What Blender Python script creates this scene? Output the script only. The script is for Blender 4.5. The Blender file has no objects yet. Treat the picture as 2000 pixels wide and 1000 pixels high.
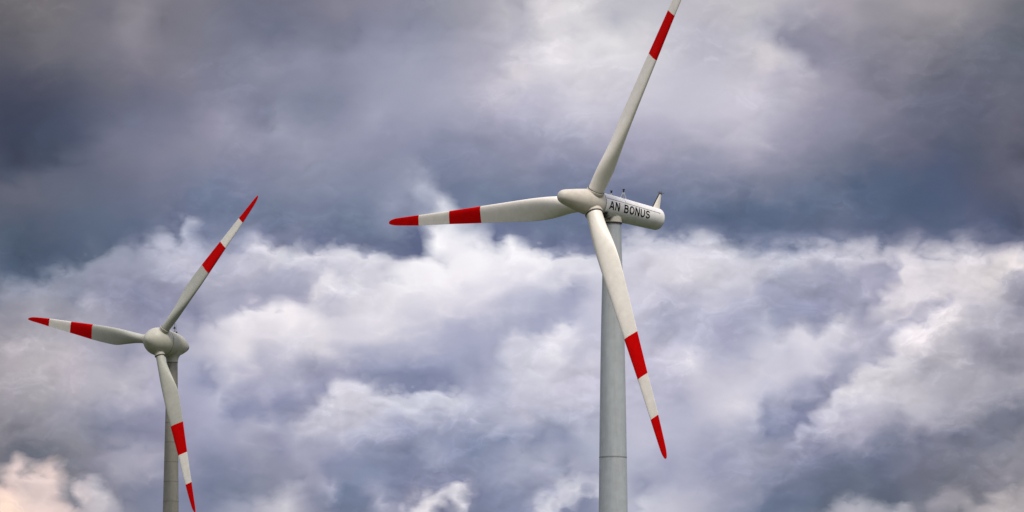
import bpy, bmesh, math
import numpy as np
from mathutils import Matrix, Vector

R = math.radians
scene = bpy.context.scene
COL = scene.collection

# ------------------------------------------------------------------ helpers
def link(name, me, mats, parent=None, mtx=None):
    o = bpy.data.objects.new(name, me)
    COL.objects.link(o)
    for m in mats:
        me.materials.append(m)
    if parent is not None:
        o.parent = parent
    if mtx is not None:
        o.matrix_local = mtx
    return o

def finish(bm, name, sharp=38):
    bmesh.ops.recalc_face_normals(bm, faces=bm.faces[:])
    me = bpy.data.meshes.new(name)
    bm.to_mesh(me)
    bm.free()
    me.shade_smooth()
    if sharp:
        me.set_sharp_from_angle(angle=R(sharp))
    return me

def rings(bm, loops, close_a=True, close_b=True, mat=0):
    vs = [[bm.verts.new(p) for p in L] for L in loops]
    n = len(vs[0])
    for i in range(len(vs) - 1):
        for j in range(n):
            f = bm.faces.new((vs[i][j], vs[i][(j + 1) % n], vs[i + 1][(j + 1) % n], vs[i + 1][j]))
            f.material_index = mat[i] if isinstance(mat, list) else mat
    if close_a:
        bm.faces.new(vs[0][::-1]).material_index = mat[0] if isinstance(mat, list) else mat
    if close_b:
        bm.faces.new(vs[-1]).material_index = mat[-1] if isinstance(mat, list) else mat
    return vs

def circle(c, ex, ey, r, n):
    c, ex, ey = Vector(c), Vector(ex), Vector(ey)
    return [c + ex * (r * math.cos(2 * math.pi * k / n)) + ey * (r * math.sin(2 * math.pi * k / n)) for k in range(n)]

def lathe(bm, prof, o=(0, 0, 0), axis=(0, 0, 1), n=64, mat=0):
    """prof: (distance along axis, radius)"""
    a = Vector(axis).normalized()
    ex = a.orthogonal().normalized()
    ey = a.cross(ex)
    rings(bm, [circle(Vector(o) + a * s, ex, ey, max(r, 0.004), n) for s, r in prof], mat=mat)

def bar(bm, p, q, r, n=10, r2=None):
    p, q = Vector(p), Vector(q)
    lathe(bm, [(0, r), ((q - p).length, r if r2 is None else r2)], p, q - p, n)

def interp(x, xs, ys):
    return float(np.interp(x, xs, ys))

def spline(pts, m):
    """smooth profile through (s, r) points (Catmull-Rom)"""
    P = [Vector(p) for p in pts]
    P = [P[0] * 2 - P[1]] + P + [P[-1] * 2 - P[-2]]
    out = []
    for i in range(1, len(P) - 2):
        for k in range(m):
            t = k / m
            a, b, c, d = P[i - 1], P[i], P[i + 1], P[i + 2]
            q = 0.5 * ((2 * b) + (c - a) * t + (2 * a - 5 * b + 4 * c - d) * t * t + (3 * b - a - 3 * c + d) * t ** 3)
            out.append((q[0], max(q[1], 0.0)))
    out.append(tuple(pts[-1]))
    return out

# ------------------------------------------------------------------ materials
def paint(name, col, rough=0.42, dirt=(0.30, 0.27, 0.20), amount=0.22, scale=(0.5, 0.5, 0.12), fine=0.06, spec=0.35):
    """weathered gloss paint: long faint dirt runs, blotches and a little grain"""
    m = bpy.data.materials.new(name)
    m.use_nodes = True
    nt = m.node_tree
    N, L = nt.nodes, nt.links
    b = N['Principled BSDF']
    b.inputs['Specular IOR Level'].default_value = spec
    tc = N.new('ShaderNodeTexCoord')
    mp = N.new('ShaderNodeMapping')
    mp.inputs['Scale'].default_value = scale
    L.new(tc.outputs['Object'], mp.inputs['Vector'])
    n1 = N.new('ShaderNodeTexNoise')
    n1.inputs['Scale'].default_value = 2.2
    n1.inputs['Detail'].default_value = 7
    n1.inputs['Roughness'].default_value = 0.62
    L.new(mp.outputs['Vector'], n1.inputs['Vector'])
    mr = N.new('ShaderNodeMapRange')
    mr.inputs['From Min'].default_value = 0.45
    mr.inputs['From Max'].default_value = 0.78
    mr.inputs['To Max'].default_value = amount
    L.new(n1.outputs['Fac'], mr.inputs['Value'])
    mix = N.new('ShaderNodeMix')
    mix.data_type = 'RGBA'
    mix.inputs['A'].default_value = (*col, 1)
    mix.inputs['B'].default_value = (*dirt, 1)
    L.new(mr.outputs['Result'], mix.inputs['Factor'])
    n2 = N.new('ShaderNodeTexNoise')
    n2.inputs['Scale'].default_value = 1.3
    n2.inputs['Detail'].default_value = 5
    L.new(tc.outputs['Object'], n2.inputs['Vector'])
    hv = N.new('ShaderNodeHueSaturation')
    mv = N.new('ShaderNodeMapRange')
    mv.inputs['From Min'].default_value = 0.3
    mv.inputs['From Max'].default_value = 0.7
    mv.inputs['To Min'].default_value = 1 - fine
    mv.inputs['To Max'].default_value = 1 + fine
    L.new(n2.outputs['Fac'], mv.inputs['Value'])
    L.new(mv.outputs['Result'], hv.inputs['Value'])
    L.new(mix.outputs['Result'], hv.inputs['Color'])
    L.new(hv.outputs['Color'], b.inputs['Base Color'])
    rr = N.new('ShaderNodeMapRange')
    rr.inputs['To Min'].default_value = rough - 0.06
    rr.inputs['To Max'].default_value = rough + 0.14
    L.new(n1.outputs['Fac'], rr.inputs['Value'])
    L.new(rr.outputs['Result'], b.inputs['Roughness'])
    return m

def stain_shaded(name, col, stain_shade, center, radius, squash=(1, 1, 1)):
    """paint with one dark patch: oil and rust plus contact shade put into the colour"""
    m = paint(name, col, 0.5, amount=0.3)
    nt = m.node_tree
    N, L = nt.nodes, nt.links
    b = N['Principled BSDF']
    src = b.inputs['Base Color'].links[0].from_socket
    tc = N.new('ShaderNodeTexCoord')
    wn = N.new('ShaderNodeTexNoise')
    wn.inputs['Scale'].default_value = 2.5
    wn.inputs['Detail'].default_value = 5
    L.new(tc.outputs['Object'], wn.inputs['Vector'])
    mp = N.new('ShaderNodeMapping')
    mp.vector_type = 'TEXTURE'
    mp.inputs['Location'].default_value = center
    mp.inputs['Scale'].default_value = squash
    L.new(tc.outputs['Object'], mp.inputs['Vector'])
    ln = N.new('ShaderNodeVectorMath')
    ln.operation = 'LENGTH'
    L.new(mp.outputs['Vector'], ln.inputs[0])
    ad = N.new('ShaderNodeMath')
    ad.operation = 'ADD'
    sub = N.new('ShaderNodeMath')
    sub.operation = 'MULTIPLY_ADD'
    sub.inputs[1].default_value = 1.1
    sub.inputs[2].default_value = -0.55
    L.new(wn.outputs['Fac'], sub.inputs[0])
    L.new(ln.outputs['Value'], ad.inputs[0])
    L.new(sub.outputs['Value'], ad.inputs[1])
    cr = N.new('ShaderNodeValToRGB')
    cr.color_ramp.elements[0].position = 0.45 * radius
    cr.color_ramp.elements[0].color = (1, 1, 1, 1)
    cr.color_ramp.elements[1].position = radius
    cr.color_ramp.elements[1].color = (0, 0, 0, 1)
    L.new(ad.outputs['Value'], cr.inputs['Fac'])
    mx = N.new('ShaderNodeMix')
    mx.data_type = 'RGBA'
    mx.inputs['B'].default_value = (*stain_shade, 1)
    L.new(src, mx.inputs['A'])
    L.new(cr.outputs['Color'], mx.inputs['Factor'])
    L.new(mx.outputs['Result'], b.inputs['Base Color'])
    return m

CREAM = (0.80, 0.74, 0.64)
WHITE2 = (0.40, 0.395, 0.335)
M = {
    'blade_a': paint('cream_blade_paint', CREAM, 0.38, amount=0.10, scale=(0.7, 0.7, 0.1)),
    'red_a': paint('red_blade_paint', (0.58, 0.0012, 0.0012), 0.6, dirt=(0.30, 0.001, 0.001), amount=0.5, scale=(0.6, 0.6, 0.3), spec=0.02),
    'hub_a': paint('cream_hub_paint', (0.56, 0.51, 0.43), 0.5, amount=0.3, scale=(0.8, 0.8, 0.8)),
    'nacelle_a': stain_shaded('white_nacelle_paint', (0.70, 0.68, 0.655), (0.02, 0.014, 0.01), (0.40, 0.95, -1.25), 1.15, (1.2, 0.85, 0.85)),  # dark patch: leaked oil, enlarged as painted contact shade under the rotor joint
    'tower_a': paint('grey_tower_paint', (0.41, 0.435, 0.445), 0.5, dirt=(0.22, 0.215, 0.19), amount=0.34, scale=(0.9, 0.9, 0.07)),
    'neck_a': stain_shaded('stained_shaded_neck_paint', (0.60, 0.56, 0.46), (0.03, 0.014, 0.008), (-0.55, -0.78, 0.8), 1.15, (0.95, 0.95, 0.8)),  # rust and oil patch, enlarged to carry painted shade near the blade root
    'blade_b': paint('greenish_grey_blade_paint', WHITE2, 0.4, amount=0.14, scale=(0.5, 0.5, 0.1)),
    'white_b': paint('off_white_blade_paint', (0.72, 0.68, 0.60), 0.42, amount=0.14, scale=(0.5, 0.5, 0.1)),
    'red_b': paint('deep_red_blade_paint', (0.50, 0.0012, 0.0015), 0.6, dirt=(0.25, 0.001, 0.001), amount=0.5, scale=(0.6, 0.6, 0.3), spec=0.02),
    'hub_b': paint('greenish_grey_nacelle_paint', (0.42, 0.405, 0.33), 0.42, amount=0.25, scale=(0.4, 0.4, 0.4)),
    'tower_b': paint('concrete_tower_paint', (0.225, 0.215, 0.18), 0.65, dirt=(0.12, 0.10, 0.075), amount=0.3, scale=(0.7, 0.7, 0.15)),
    'dark': paint('black_rubber_joint', (0.02, 0.016, 0.013), 0.7, fine=0.1),
    'letter': paint('black_lettering_paint', (0.008, 0.008, 0.009), 0.6, dirt=(0.03, 0.03, 0.03), amount=0.2, spec=0.15),
    'metal': paint('dark_galvanised_metal', (0.10, 0.10, 0.105), 0.5),
    'steel': paint('light_galvanised_metal', (0.42, 0.42, 0.42), 0.45),
    'seam': paint('weathered_seam', (0.10, 0.085, 0.07), 0.7),
    'joint': paint('faint_concrete_joint', (0.15, 0.14, 0.115), 0.8),
    'tower_seam': paint('faint_tower_seam', (0.24, 0.25, 0.25), 0.7),
    'lamp': paint('dark_red_lamp_glass', (0.02, 0.012, 0.014), 0.25),
}

# ------------------------------------------------------------------ blades
def blade_mesh(name, rad, r0, st, red, mats):
    """st: rows of (fraction of radius, chord, thickness ratio, twist degrees, axis fraction, roundness)
    local z = along the blade, +x = leading edge, -y = towards the wind"""
    st = np.array(st, float)
    fr = set(np.concatenate([np.linspace(r0 / rad, 0.94, 62), np.linspace(0.945, 0.998, 18)]).tolist())
    fr = sorted(set(f for f in fr if all(abs(f - b) > 0.006 for b in red)) | set(red))
    half = 26
    fs = np.linspace(st[0, 0], st[-1, 0], 800)
    ker = np.exp(-0.5 * (np.arange(-40, 41) / 13.0) ** 2)
    ker /= ker.sum()
    tab = [np.convolve(np.pad(np.interp(fs, st[:, 0], st[:, k]), 40, mode='edge'), ker, 'valid') for k in range(1, 6)]
    loops, mat = [], []
    for f in fr:
        ch, th, tw, ax, rd = (interp(f, fs, c_) for c_ in tab)
        tip = 1.0
        if f > 0.955:
            q = (f - 0.955) / 0.045
            tip = math.sqrt(max(1 - q ** 2.4, 0.004))
        ct = ch * tip
        L = []
        for k in range(2 * half):
            t = math.pi * k / half
            p = (1 + math.cos(t)) / 2                       # 1 = trailing edge .. 0 = leading edge
            up = 1 if k < half else -1
            yt = 5 * th * (0.2969 * math.sqrt(p) - 0.126 * p - 0.3516 * p * p + 0.2843 * p ** 3 - 0.1036 * p ** 4)
            yt = max(yt, 0.0) + 0.006 * p
            camber = 0.028 * (1 - (2 * p - 0.9) ** 2)
            ya = camber + up * yt
            yc = math.sin(t) * 0.5
            y = (1 - rd) * ya + rd * yc
            x = (ax - p) * ct + (ch - ct) * (ax - 0.55) * 0.5
            L.append((x, y * ct))
        tw = math.radians(tw)
        c, s = math.cos(tw), math.sin(tw)
        loops.append([(x * c + y * s, y * c - x * s, f * rad) for x, y in L])
    for f0, f1 in zip(fr[:-1], fr[1:]):
        m = (f0 + f1) / 2
        if red[2] < m:
            mat.append(1)
        elif red[1] < m:
            mat.append(2)
        elif red[0] < m:
            mat.append(1)
        else:
            mat.append(0)
    bm = bmesh.new()
    rings(bm, loops, mat=mat)
    me = finish(bm, name, 55)
    for m in mats:
        me.materials.append(m)
    return me

def frame(psi, tilt):
    """columns: X = sideways in the rotor plane, Y = downwind, Z = up in the rotor plane"""
    a = Vector((-math.sin(psi) * math.cos(tilt), -math.cos(psi) * math.cos(tilt), math.sin(tilt)))
    h = Vector((-math.cos(psi), math.sin(psi), 0))
    X, Y = -h, -a
    Z = X.cross(Y)
    return Matrix((X, Y, Z)).transposed().to_4x4()

def turbine(hub, psi, tilt, overhang, label):
    fr = frame(psi, tilt)
    Y = fr.to_3x3().col[1]
    flat = Vector((Y.x, Y.y, 0)).normalized()
    base = Vector((hub[0], hub[1], 0)) + flat * overhang
    root = bpy.data.objects.new('wind_turbine', None)
    root.empty_display_size = 4
    COL.objects.link(root)
    root.location = base
    root['label'] = label
    root['category'] = 'wind turbine'
    root['group'] = 'wind turbines against the cloudy sky'
    hubm = Matrix.Translation(Vector(hub) - base) @ fr
    # where the tower axis meets the nacelle axis, in tower coordinates
    zc = (hubm @ Vector((0, overhang / math.cos(tilt), 0))).z
    return root, hubm, zc

def put_blades(root, hubm, me, phi, cone, ahead=0.0, play=0.0):
    hubm = hubm @ Matrix.Translation((0, -ahead, 0))
    src = None
    for k in range(3):
        m = hubm @ Matrix.Rotation(phi + k * 2 * math.pi / 3 + (play if k == 0 else 0), 4, 'Y') @ Matrix.Rotation(cone, 4, 'X')
        if src is None:
            src = link('blade', me, [], root, m)
        else:
            c = src.copy()
            COL.objects.link(c)
            c.parent = root
            c.matrix_local = m

def rot_dir(phi, cone):
    m = Matrix.Rotation(phi, 3, 'Y') @ Matrix.Rotation(cone, 3, 'X')
    return m @ Vector((0, 0, 1))

# ================================================================== turbine with the lettering
PH_A, CO_A, AHEAD = R(31.88), R(2.2), 0.4
rootA, hubA, zA = turbine((8.28, 461.7, 68.0), R(49.21), R(4.36), 2.52,
    'nearer wind turbine with pointed hub and black lettering along its long white nacelle')
stA = [  # frac, chord, t/c, twist, axis, round
    (0.040, 1.65, 1.00, 17.0, 0.50, 1.0), (0.075, 1.66, 1.00, 17.0, 0.50, 1.0), (0.11, 1.80, 0.80, 17.0, 0.49, 0.75),
    (0.15, 2.10, 0.56, 16.0, 0.47, 0.40), (0.20, 2.33, 0.42, 14.8, 0.45, 0.14), (0.26, 2.38, 0.34, 13.2, 0.44, 0.03),
    (0.32, 2.27, 0.29, 12.0, 0.44, 0.0), (0.40, 2.07, 0.26, 10.8, 0.44, 0.0), (0.53, 1.76, 0.22, 8.6, 0.44, 0.0),
    (0.69, 1.38, 0.19, 5.8, 0.44, 0.0), (0.844, 1.11, 0.17, 4.2, 0.45, 0.0), (0.93, 0.88, 0.16, 3.6, 0.50, 0.0),
    (0.97, 0.74, 0.15, 3.2, 0.54, 0.0), (1.0, 0.62, 0.15, 3.0, 0.56, 0.0)]
meA = blade_mesh('long_blade', 31.0, 1.28, stA, (0.530, 0.688, 0.844), (M['blade_a'], M['red_a'], M['blade_a']))
put_blades(rootA, hubA, meA, PH_A, CO_A, AHEAD, R(1.0))

# hub with nose cone
bm = bmesh.new()
nose = spline([(-4.72, 0.0), (-4.66, 0.30), (-4.45, 0.56), (-4.1, 0.72), (-3.5, 0.86), (-2.4, 1.08), (-1.5, 1.24), (-0.95, 1.31)], 6)
lathe(bm, nose + [(-0.90, 1.315), (-0.89, 1.30), (-0.87, 1.30), (-0.86, 1.317), (0.2, 1.32), (0.54, 1.29), (0.59, 1.24), (0.59, 0.9)], axis=(0, 1, 0), n=96)
hub = link('hub', finish(bm, 'pointed_hub', 40), [M['hub_a']], rootA, hubA)
for k in range(3):
    d = rot_dir(PH_A + k * 2 * math.pi / 3, CO_A)
    bm = bmesh.new()
    lathe(bm, [(0.5, 0.885), (1.14, 0.885), (1.18, 0.93), (1.36, 0.93), (1.39, 0.90), (1.39, 0.5)], o=(0, -AHEAD, 0), axis=d, n=64)
    col = link('blade_collar', finish(bm, 'blade_collar', 30), [M['hub_a']], hub)
    bm = bmesh.new()
    lathe(bm, [(1.385, 0.6), (1.385, 0.90), (1.45, 0.90), (1.45, 0.6)], o=(0, -AHEAD, 0), axis=d, n=64)
    link('rubber_seal', finish(bm, 'rubber_seal', 30), [M['dark']], hub)

# nacelle
def rA(s):
    return interp(s, [0.62, 3.0, 8.7], [1.275, 1.25, 1.12])
bm = bmesh.new()
prof = [(0.64, 0.8), (0.64, rA(0.66) - 0.02), (0.67, rA(0.69))]
prof += [(s, rA(s)) for s in np.linspace(1.0, 8.62, 14)]
for k in range(1, 9):
    t = math.pi / 2 * k / 8
    prof.append((8.62 + 0.36 * math.sin(t), rA(8.62) - 0.36 * (1 - math.cos(t))))
prof += [(9.0, 0.35), (9.01, 0.0)]
lathe(bm, prof, axis=(0, 1, 0), n=96)
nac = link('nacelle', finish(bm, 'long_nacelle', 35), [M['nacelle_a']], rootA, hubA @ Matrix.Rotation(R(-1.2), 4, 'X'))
bm = bmesh.new()
lathe(bm, [(0.575, 0.7), (0.575, 1.25), (0.65, 1.25), (0.65, 0.7)], axis=(0, 1, 0), n=96)
link('rotor_seal', finish(bm, 'rotor_seal', 30), [M['dark']], nac)

def on_skin(s, al, lift=0.006):
    r = rA(s) + lift
    return Vector((r * math.cos(al), s, r * math.sin(al)))
def skin_strip(bm, path, w, lift=0.006, th=0.006):
    """a raised sealing strip that follows the nacelle skin; path of (s, angle)"""
    loops = []
    for i, (s, al) in enumerate(path):
        s0, a0 = path[max(i - 1, 0)]
        s1, a1 = path[min(i + 1, len(path) - 1)]
        ds, da = s1 - s0, (a1 - a0) * rA(s)
        n = math.hypot(ds, da)
        os_, oa = -da / n * w / 2, ds / n * w / 2 / rA(s)
        loops.append([on_skin(s + os_, al + oa, lift - th), on_skin(s + os_, al + oa, lift),
                      on_skin(s - os_, al - oa, lift), on_skin(s - os_, al - oa, lift - th)])
    rings(bm, loops)
bm = bmesh.new()
for sgn in (1, -1):
    def side(a):
        return a if sgn == 1 else math.pi - a
    skin_strip(bm, [(s, side(R(27) - (s - 0.8) * R(0.75))) for s in np.linspace(0.75, 8.2, 40)], 0.06)
    skin_strip(bm, [(8.0, side(R(26.5) - R(k) * 1.1)) for k in range(1, 13)], 0.04)
skin_strip(bm, [(3.35, R(a)) for a in np.linspace(26, 154, 40)], 0.06)
skin_strip(bm, [(5.2, R(a)) for a in np.linspace(18, 27, 6)], 0.04)
link('hatch_seam', finish(bm, 'hatch_seam', 30), [M['seam']], nac)

# lettering: each letter is drawn with broad painted strokes
def arc(cx, cy, rx, ry, a0, a1, n=14):
    return [(cx + rx * math.cos(R(a0 + (a1 - a0) * k / n)), cy + ry * math.sin(R(a0 + (a1 - a0) * k / n))) for k in range(n + 1)]
SW = 0.18
LETTERS = {
    'A': (0.86, [[(0.035, -0.1), (0.43, 1.03)], [(0.825, -0.1), (0.43, 1.03)], [(0.2, 0.31), (0.66, 0.31)]]),
    'N': (0.78, [[(0.078, -0.1), (0.078, 1.1)], [(0.702, -0.1), (0.702, 1.1)], [(0.03, 1.1), (0.75, -0.1)]]),
    'B': (0.76, [[(0.078, -0.1), (0.078, 1.1)],
                 [(0.1, 0.922)] + arc(0.42, 0.727, 0.2, 0.195, 90, -90) + [(0.1, 0.532)],
                 [(0.1, 0.532)] + arc(0.44, 0.305, 0.24, 0.227, 90, -90) + [(0.1, 0.078)]]),
    'O': (0.86, [arc(0.43, 0.5, 0.35, 0.43, 0, 180, 24), arc(0.43, 0.5, 0.35, 0.43, 180, 360, 24)]),
    'U': (0.78, [[(0.078, 1.1)] + arc(0.39, 0.37, 0.312, 0.295, 180, 360, 20) + [(0.702, 1.1)]]),
    'S': (0.74, [arc(0.36, 0.715, 0.265, 0.21, 15, 255, 20)[0:] + arc(0.375, 0.29, 0.285, 0.215, 80, -170, 22)]),
}
def ribbon(bm, path, w, z):
    vs = []
    for i, p in enumerate(path):
        p = Vector(p)
        d0 = (p - Vector(path[i - 1])).normalized() if i else None
        d1 = (Vector(path[i + 1]) - p).normalized() if i < len(path) - 1 else None
        d0, d1 = d0 or d1, d1 or d0
        n0, n1 = Vector((-d0.y, d0.x)), Vector((-d1.y, d1.x))
        n = (n0 + n1).normalized()
        n = n * (w / 2 / max(n.dot(n0), 0.5))
        vs.append((bm.verts.new((p.x + n.x, p.y + n.y, z)), bm.verts.new((p.x - n.x, p.y - n.y, z))))
    for (a, b_), (c, d) in zip(vs[:-1], vs[1:]):
        bm.faces.new((a, b_, d, c))
def word_mesh(txt, s0, s1, height, al0):
    total = sum(LETTERS[c][0] for c in txt) + 0.20 * (len(txt) - 1)
    kx = (s1 - s0) / total
    out, x = bmesh.new(), 0.0
    for c in txt:
        wd, strokes = LETTERS[c]
        for i, st_ in enumerate(strokes):
            b2 = bmesh.new()
            ribbon(b2, st_, SW, 0)
            for k in range(0, 23):
                bmesh.ops.bisect_plane(b2, geom=b2.verts[:] + b2.edges[:] + b2.faces[:], plane_co=(0, k / 22, 0), plane_no=(0, 1, 0), clear_inner=(k == 0), clear_outer=(k == 22))
            ext = bmesh.ops.extrude_face_region(b2, geom=b2.faces[:])
            top = set(v for v in ext['geom'] if isinstance(v, bmesh.types.BMVert))
            for v in b2.verts:
                lift = 0.010 + 0.003 * i if v in top else 0.001
                v.co = on_skin(s0 + (x + v.co.x) * kx, al0 + (v.co.y - 0.5) * height / 1.25, lift)
            tm = bpy.data.meshes.new('letter_stroke')
            b2.to_mesh(tm)
            b2.free()
            out.from_mesh(tm)
            bpy.data.meshes.remove(tm)
        x += wd + 0.20
    return out
for txt, s0, s1 in (('AN', 1.06, 2.46), ('BONUS', 3.10, 6.68)):
    me = finish(word_mesh(txt, s0, s1, 0.86, R(-3)), 'lettering', 0)
    me.shade_flat()
    link('lettering', me, [M['letter']], nac)

# tail fin with a dark cable along its leading edge and a wind vane on top
bm = bmesh.new()
loops = []
for z, f, b_, t in ((0.75, 7.78, 8.98, 0.17), (1.35, 8.10, 9.0, 0.14), (2.05, 8.44, 9.04, 0.11), (2.66, 8.72, 9.06, 0.085)):
    L = []
    for k in range(20):
        a = 2 * math.pi * k / 20
        p = (1 - math.cos(a)) / 2
        w = t * (math.sin(a)) * (1.25 - 0.9 * p)
        L.append((w, f + (b_ - f) * p, z))
    loops.append(L)
rings(bm, loops)
link('tail_fin', finish(bm, 'tail_fin', 45), [M['blade_a']], nac)
bm = bmesh.new()
bar(bm, (0.05, 7.90, 1.06), (0.05, 8.74, 2.70), 0.055)
bar(bm, (0.05, 8.72, 2.70), (0.05, 9.12, 2.72), 0.045)
link('lightning_cable', finish(bm, 'lightning_cable'), [M['dark']], nac)
bm = bmesh.new()
bar(bm, (0, 8.90, 2.6), (0, 8.90, 2.92), 0.035)
bar(bm, (-0.1, 8.66, 2.80), (0.25, 9.26, 2.80), 0.03)
for k in range(3):
    a = 2 * math.pi * k / 3 + 0.5
    bar(bm, (0, 8.90, 2.91), (0.16 * math.cos(a), 8.90 + 0.16 * math.sin(a), 2.91), 0.014, 6)
    lathe(bm, [(-0.05, 0.02), (0, 0.055), (0.05, 0.02)], (0.16 * math.cos(a), 8.90 + 0.16 * math.sin(a), 2.91), (0, 0, 1), 8)
link('wind_vane', finish(bm, 'wind_vane'), [M['metal']], nac)

# warning lamps: a low one in front, one on three legs behind it
for s, h, legs in ((2.25, 0.40, 1), (3.9, 0.90, 3)):
    z0 = rA(s)
    bm = bmesh.new()
    if legs == 1:
        bar(bm, (0, s, z0 - 0.05), (0, s, z0 + h - 0.2), 0.09)
    else:
        for k in range(3):
            a = 2 * math.pi * k / 3 + 0.3
            x, y = 0.36 * math.cos(a), 0.36 * math.sin(a)
            bar(bm, (x, s + y, math.sqrt(rA(s) ** 2 - x * x) - 0.04), (x * 0.15, s + y * 0.15, z0 + h - 0.2), 0.028, 8)
            lathe(bm, [(0, 0.09), (0.06, 0.09)], (x, s + y, math.sqrt(rA(s) ** 2 - x * x) - 0.03), (0, 0, 1), 12)
        bar(bm, (0, s, z0 + h - 0.45), (0, s, z0 + h - 0.18), 0.05)
    st_ = link('lamp_stand', finish(bm, 'lamp_stand'), [M['steel']], nac)
    bm = bmesh.new()
    lathe(bm, [(0, 0.07), (0.03, 0.10), (0.10, 0.10), (0.13, 0.08), (0.25, 0.085), (0.27, 0.15), (0.30, 0.15), (0.32, 0.07)], (0, s, z0 + h - 0.22), (0, 0, 1), 20)
    link('warning_lamp', finish(bm, 'warning_lamp', 30), [M['lamp']], nac)

# tower and neck
zt = 66.15
prof = [(0.0, 1.95), (20, 1.72), (33, 1.50), (37, 1.455), (41.1, 1.405), (46, 1.34), (52.5, 1.235), (57, 1.14), (61, 1.03), (64, 0.93), (zt, 0.875)]
prof = spline(prof, 6)
prof = [(z, r) for z, r in prof if z < zt - 0.01] + [(zt, 0.875)]
bm = bmesh.new()
lathe(bm, prof, n=96)
tow = link('tower', finish(bm, 'grey_tower', 40), [M['tower_a']], rootA)
pz = [p[0] for p in prof]
pr = [p[1] for p in prof]
for z in (20.5, 42.35):
    r = interp(z, pz, pr)
    bm = bmesh.new()
    lathe(bm, [(z - 0.06, r - 0.05), (z - 0.06, r + 0.018), (z + 0.06, r + 0.018), (z + 0.06, r - 0.05)], n=96)
    link('flange_seam', finish(bm, 'flange_seam', 30), [M['tower_seam']], tow)
bm = bmesh.new()
lathe(bm, [(zt - 0.03, 0.5), (zt - 0.03, 0.985), (zt + 0.1, 0.985), (zt + 0.1, 0.5)], n=80)
link('yaw_seal', finish(bm, 'yaw_seal', 30), [M['dark']], tow)
bm = bmesh.new()
lathe(bm, [(0.0, 0.96), (0.5, 0.95), (0.62, 0.92), (1.3, 0.9)], n=80)
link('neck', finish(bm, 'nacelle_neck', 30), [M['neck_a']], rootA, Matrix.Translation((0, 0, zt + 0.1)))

# ================================================================== turbine with the egg-shaped nacelle
PH_B, CO_B = R(41.04), R(-0.86)
rootB, hubB, zB = turbine((-63.32, 816.0, 94.07), R(37.52), R(3.14), 4.2,
    'farther wind turbine with greenish grey egg-shaped nacelle and broad kinked blades')
stB = [
    (0.06, 1.50, 1.00, 20.0, 0.50, 1.0), (0.095, 1.50, 1.00, 20.0, 0.50, 1.0), (0.15, 1.78, 0.72, 18.0, 0.47, 0.62),
    (0.20, 2.20, 0.50, 16.5, 0.43, 0.30), (0.25, 2.66, 0.38, 14.5, 0.40, 0.10), (0.295, 3.04, 0.31, 13.0, 0.37, 0.02),
    (0.33, 3.08, 0.28, 12.0, 0.37, 0.0), (0.41, 2.98, 0.25, 9.5, 0.39, 0.0), (0.49, 2.72, 0.22, 7.2, 0.40, 0.0),
    (0.66, 2.02, 0.18, 4.6, 0.46, 0.0), (0.83, 1.42, 0.16, 3.2, 0.58, 0.0), (0.95, 0.86, 0.15, 2.6, 0.74, 0.0),
    (1.0, 0.50, 0.15, 2.2, 0.86, 0.0)]
meB = blade_mesh('kinked_blade', 33.0, 2.50, stB, (0.490, 0.660, 0.830), (M['blade_b'], M['red_b'], M['white_b']))
put_blades(rootB, hubB, meB, PH_B, CO_B, 0.0, R(0.6))

bm = bmesh.new()
egg = spline([(-2.75, 0.0), (-2.66, 0.42), (-2.35, 0.98), (-1.7, 1.70), (-0.9, 2.22), (0.0, 2.47), (0.9, 2.53), (1.72, 2.48)], 6)
lathe(bm, egg + [(1.74, 2.40), (1.74, 1.0)], axis=(0, 1, 0), n=96)
hubo = link('hub', finish(bm, 'round_hub', 40), [M['hub_b']], rootB, hubB)
for k in range(3):
    d = rot_dir(PH_B + k * 2 * math.pi / 3, CO_B)
    bm = bmesh.new()
    lathe(bm, [(1.6, 0.90), (2.62, 0.88), (2.66, 0.94), (2.84, 0.94), (2.88, 0.90), (2.88, 0.5)], axis=d, n=64)
    link('blade_collar', finish(bm, 'blade_collar', 30), [M['hub_b']], hubo)
    bm = bmesh.new()
    lathe(bm, [(2.875, 0.5), (2.875, 0.86), (2.95, 0.86), (2.95, 0.5)], axis=d, n=64)
    link('rubber_seal', finish(bm, 'rubber_seal', 30), [M['seam']], hubo)
bm = bmesh.new()
tail = spline([(1.86, 2.465), (3.0, 2.36), (4.5, 2.14), (5.9, 1.80), (6.95, 1.30), (7.72, 0.84), (8.05, 0.60)], 6)
lathe(bm, [(1.86, 1.0), (1.86, 2.40)] + tail + [(8.1, 0.54), (8.1, 0.0)], axis=(0, 1, 0), n=96)
nacb = link('nacelle', finish(bm, 'egg_nacelle', 40), [M['hub_b']], rootB, hubB)
bm = bmesh.new()
lathe(bm, [(1.73, 1.2), (1.73, 2.43), (1.87, 2.43), (1.87, 1.2)], axis=(0, 1, 0), n=96)
link('rotor_seal', finish(bm, 'rotor_seal', 30), [M['seam']], nacb)
# dark exhaust opening at the tail
bm = bmesh.new()
lathe(bm, [(8.0, 0.48), (8.14, 0.48), (8.18, 0.42), (8.18, 0.0)], axis=(0, 1, 0), n=32)
ts, tr = [p[0] for p in tail], [p[1] for p in tail]
for s0, s1, a0, a1 in ((7.36, 7.72, -62, -5), (7.77, 8.02, -75, 28)):
    loops = []
    for q in np.linspace(a0, a1, 14):
        ca, sa = math.cos(R(q)), math.sin(R(q))
        P = []
        for s, lift in ((s0, -0.02), (s0, 0.02), (s1, 0.02), (s1, -0.02)):
            r = interp(s, ts, tr) + lift
            P.append((r * ca, s, r * sa))
        loops.append(P)
    rings(bm, loops)
link('exhaust_vent', finish(bm, 'exhaust_vent', 30), [M['dark']], nacb)
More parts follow.
